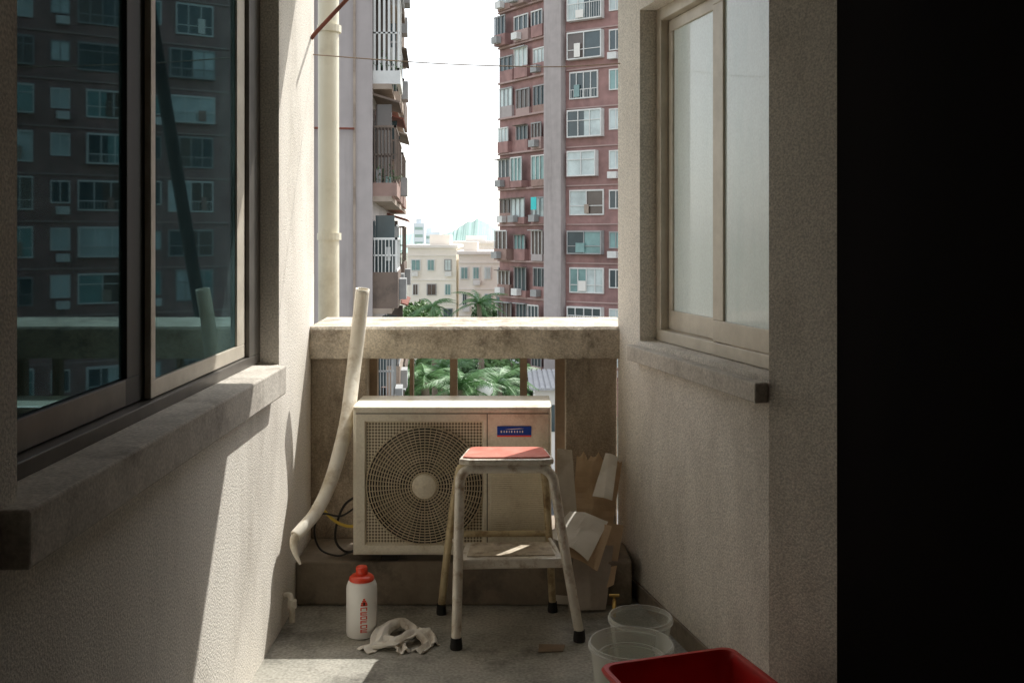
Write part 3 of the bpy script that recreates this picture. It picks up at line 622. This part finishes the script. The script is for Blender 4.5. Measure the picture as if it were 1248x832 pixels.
for i,(px,py,D,n,L,l) in enumerate(((527,374,60,18,1.7,'palm tree rising left of the pair above the parapet'),(584,370,56,18,1.8,'palm tree rising right of the pair above the parapet'),(518,466,34,20,1.6,'near palm seen through the baluster gap at left'),(562,474,30,22,1.6,'near palm in the middle of the baluster gap'),(607,468,36,20,1.7,'near palm at the right of the baluster gap'),(540,452,46,20,1.9,'palm behind the near ones in the baluster gap'))):
    b0,t0=pp(px,py,D); palm(b0,t0,n,L,l,i)
def leafy(c, rad, nl, label, seed, m=M['leafd'], s=.22):
    rr=random.Random(seed); o=thing('leafy_tree',(c[0],c[1],GZ),label,'tree')
    tk=MB().tube([(c[0],c[1],GZ),(c[0],c[1],c[2])],[.3,.12],n=8)
    cl=[]
    for i in range(14):
        v=Vector((rr.gauss(0,1),rr.gauss(0,1),rr.gauss(0,.8))).normalized()*rr.uniform(.3,.85); cl.append((Vector(c)+Vector((v.x*rad[0],v.y*rad[0],v.z*rad[1])),rr.uniform(.28,.5)*rad[0]))
        tk.tube([(c[0],c[1],c[2]-rad[1]*.7),tuple(cl[-1][0])],[.09,.02],n=5)
    tk.build('trunk',M['trunk'],o)
    cr=MB()
    for i in range(nl):
        q,r=rr.choice(cl); v=Vector((rr.gauss(0,1),rr.gauss(0,1),rr.gauss(0,1))).normalized()*r*rr.uniform(.6,1.05)
        p=q+v; a=Vector((rr.uniform(-1,1),rr.uniform(-1,1),rr.uniform(-1,1))).normalized(); b_=a.orthogonal().normalized(); z=s*rr.uniform(.6,1.2)
        cr.add([tuple(p-a*z),tuple(p+b_*z*.5),tuple(p+a*z),tuple(p-b_*z*.5)],[(0,1,2,3)])
    cr.build('crown',m,o,recalc=False)
for i,(px,py,D,r,h,l) in enumerate(((500,470,66,3.2,3,'dark leafy tree behind the palms at the left of the gap'),(545,462,72,3.6,3,'dark leafy tree behind the palms mid gap'),(598,468,70,3.4,3,'dark leafy tree behind the palms at the right of the gap'),(632,486,58,2.4,2.4,'rounded tree below the red tower'),(515,386,92,2.0,1.6,'leafy tree at the foot of the low cream building'),(603,390,90,2.2,1.6,'leafy tree at the foot of the pale block'))):
    p=P(px,py,D); leafy((p.x,D,p.z),(r,h),2600,l,20+i,M['leafd'] if i%2 else M['leaf'])
pg=P(591,474,30); sl=thing('street_lamp',(pg.x,30,GZ),'white globe street lamp peeping over the air conditioner','lamp')
MB().tube([(pg.x,30,GZ),(pg.x,30,pg.z-.2)],.05,n=8).build('pole',M['gframe'],sl)
MB().lathe((pg.x,30,pg.z),[(.001,-.26),(.14,-.22),(.24,-.1),(.26,0),(.24,.1),(.14,.22),(.001,.26)],n=20).build('globe',M['globe'],sl,smooth=True)
sh=thing('roadside_shed',(3.2,52,GZ),'low shed with pale tin roof below the red tower','shed')
MB().box(1.2,4.6,52,58,GZ,-6.4).build('wall',M['whiteb'],sh)
rf=MB()
for q in range(14): u=.9+4.1*q/14; rf.box(u,u+.2,51.5,59,-6.38,-6.26).box(u+.2,u+4.1/14,51.5,59,-6.38,-6.33)
rf.build('roof',M['tin'],sh)
MB().box(1.6,2.8,51.95,51.998,-8.6,-7.2).box(3.1,4.2,51.95,51.998,-8.6,-7.2).build('window',M['p0'],sh)

# ------------------------------------------------------------------ camera and light
cam=bpy.data.cameras.new('camera'); co=bpy.data.objects.new('camera',cam); C.objects.link(co)
co.location=(0,0,EYE); co.rotation_euler=(R(90),0,0); cam.lens=35; cam.sensor_width=36; cam.shift_y=-126/1248; cam.clip_end=5000; cam.clip_start=.05
bpy.context.scene.camera=co
AZ=38; EL=53
v=Vector((math.sin(R(AZ))*math.cos(R(EL)),math.cos(R(AZ))*math.cos(R(EL)),math.sin(R(EL))))
s=bpy.data.lights.new('sun','SUN'); s.energy=5; s.angle=R(.5); s.color=(1,.98,.92); so=bpy.data.objects.new('sun',s); C.objects.link(so); so.rotation_euler=v.to_track_quat('Z','Y').to_euler()
w=bpy.data.worlds.new('World'); bpy.context.scene.world=w; w.use_nodes=True; N=w.node_tree.nodes; L=w.node_tree.links
sk=N.new('ShaderNodeTexSky'); sk.sky_type='NISHITA'; sk.sun_disc=False; sk.sun_elevation=R(EL); sk.sun_rotation=R(AZ); sk.dust_density=1.5; sk.air_density=1.2; sk.ozone_density=1
hs_=N.new('ShaderNodeHueSaturation'); hs_.inputs['Saturation'].default_value=.3; hs_.inputs['Value'].default_value=2.3
L.new(sk.outputs[0],hs_.inputs['Color']); L.new(hs_.outputs[0],N['Background'].inputs[0]); N['Background'].inputs[1].default_value=.15
sc_=bpy.context.scene; sc_.view_settings.view_transform='Standard'; sc_.view_settings.look='None'; sc_.view_settings.exposure=0
sc_.cycles.max_bounces=10; sc_.cycles.diffuse_bounces=7; sc_.cycles.transparent_max_bounces=12
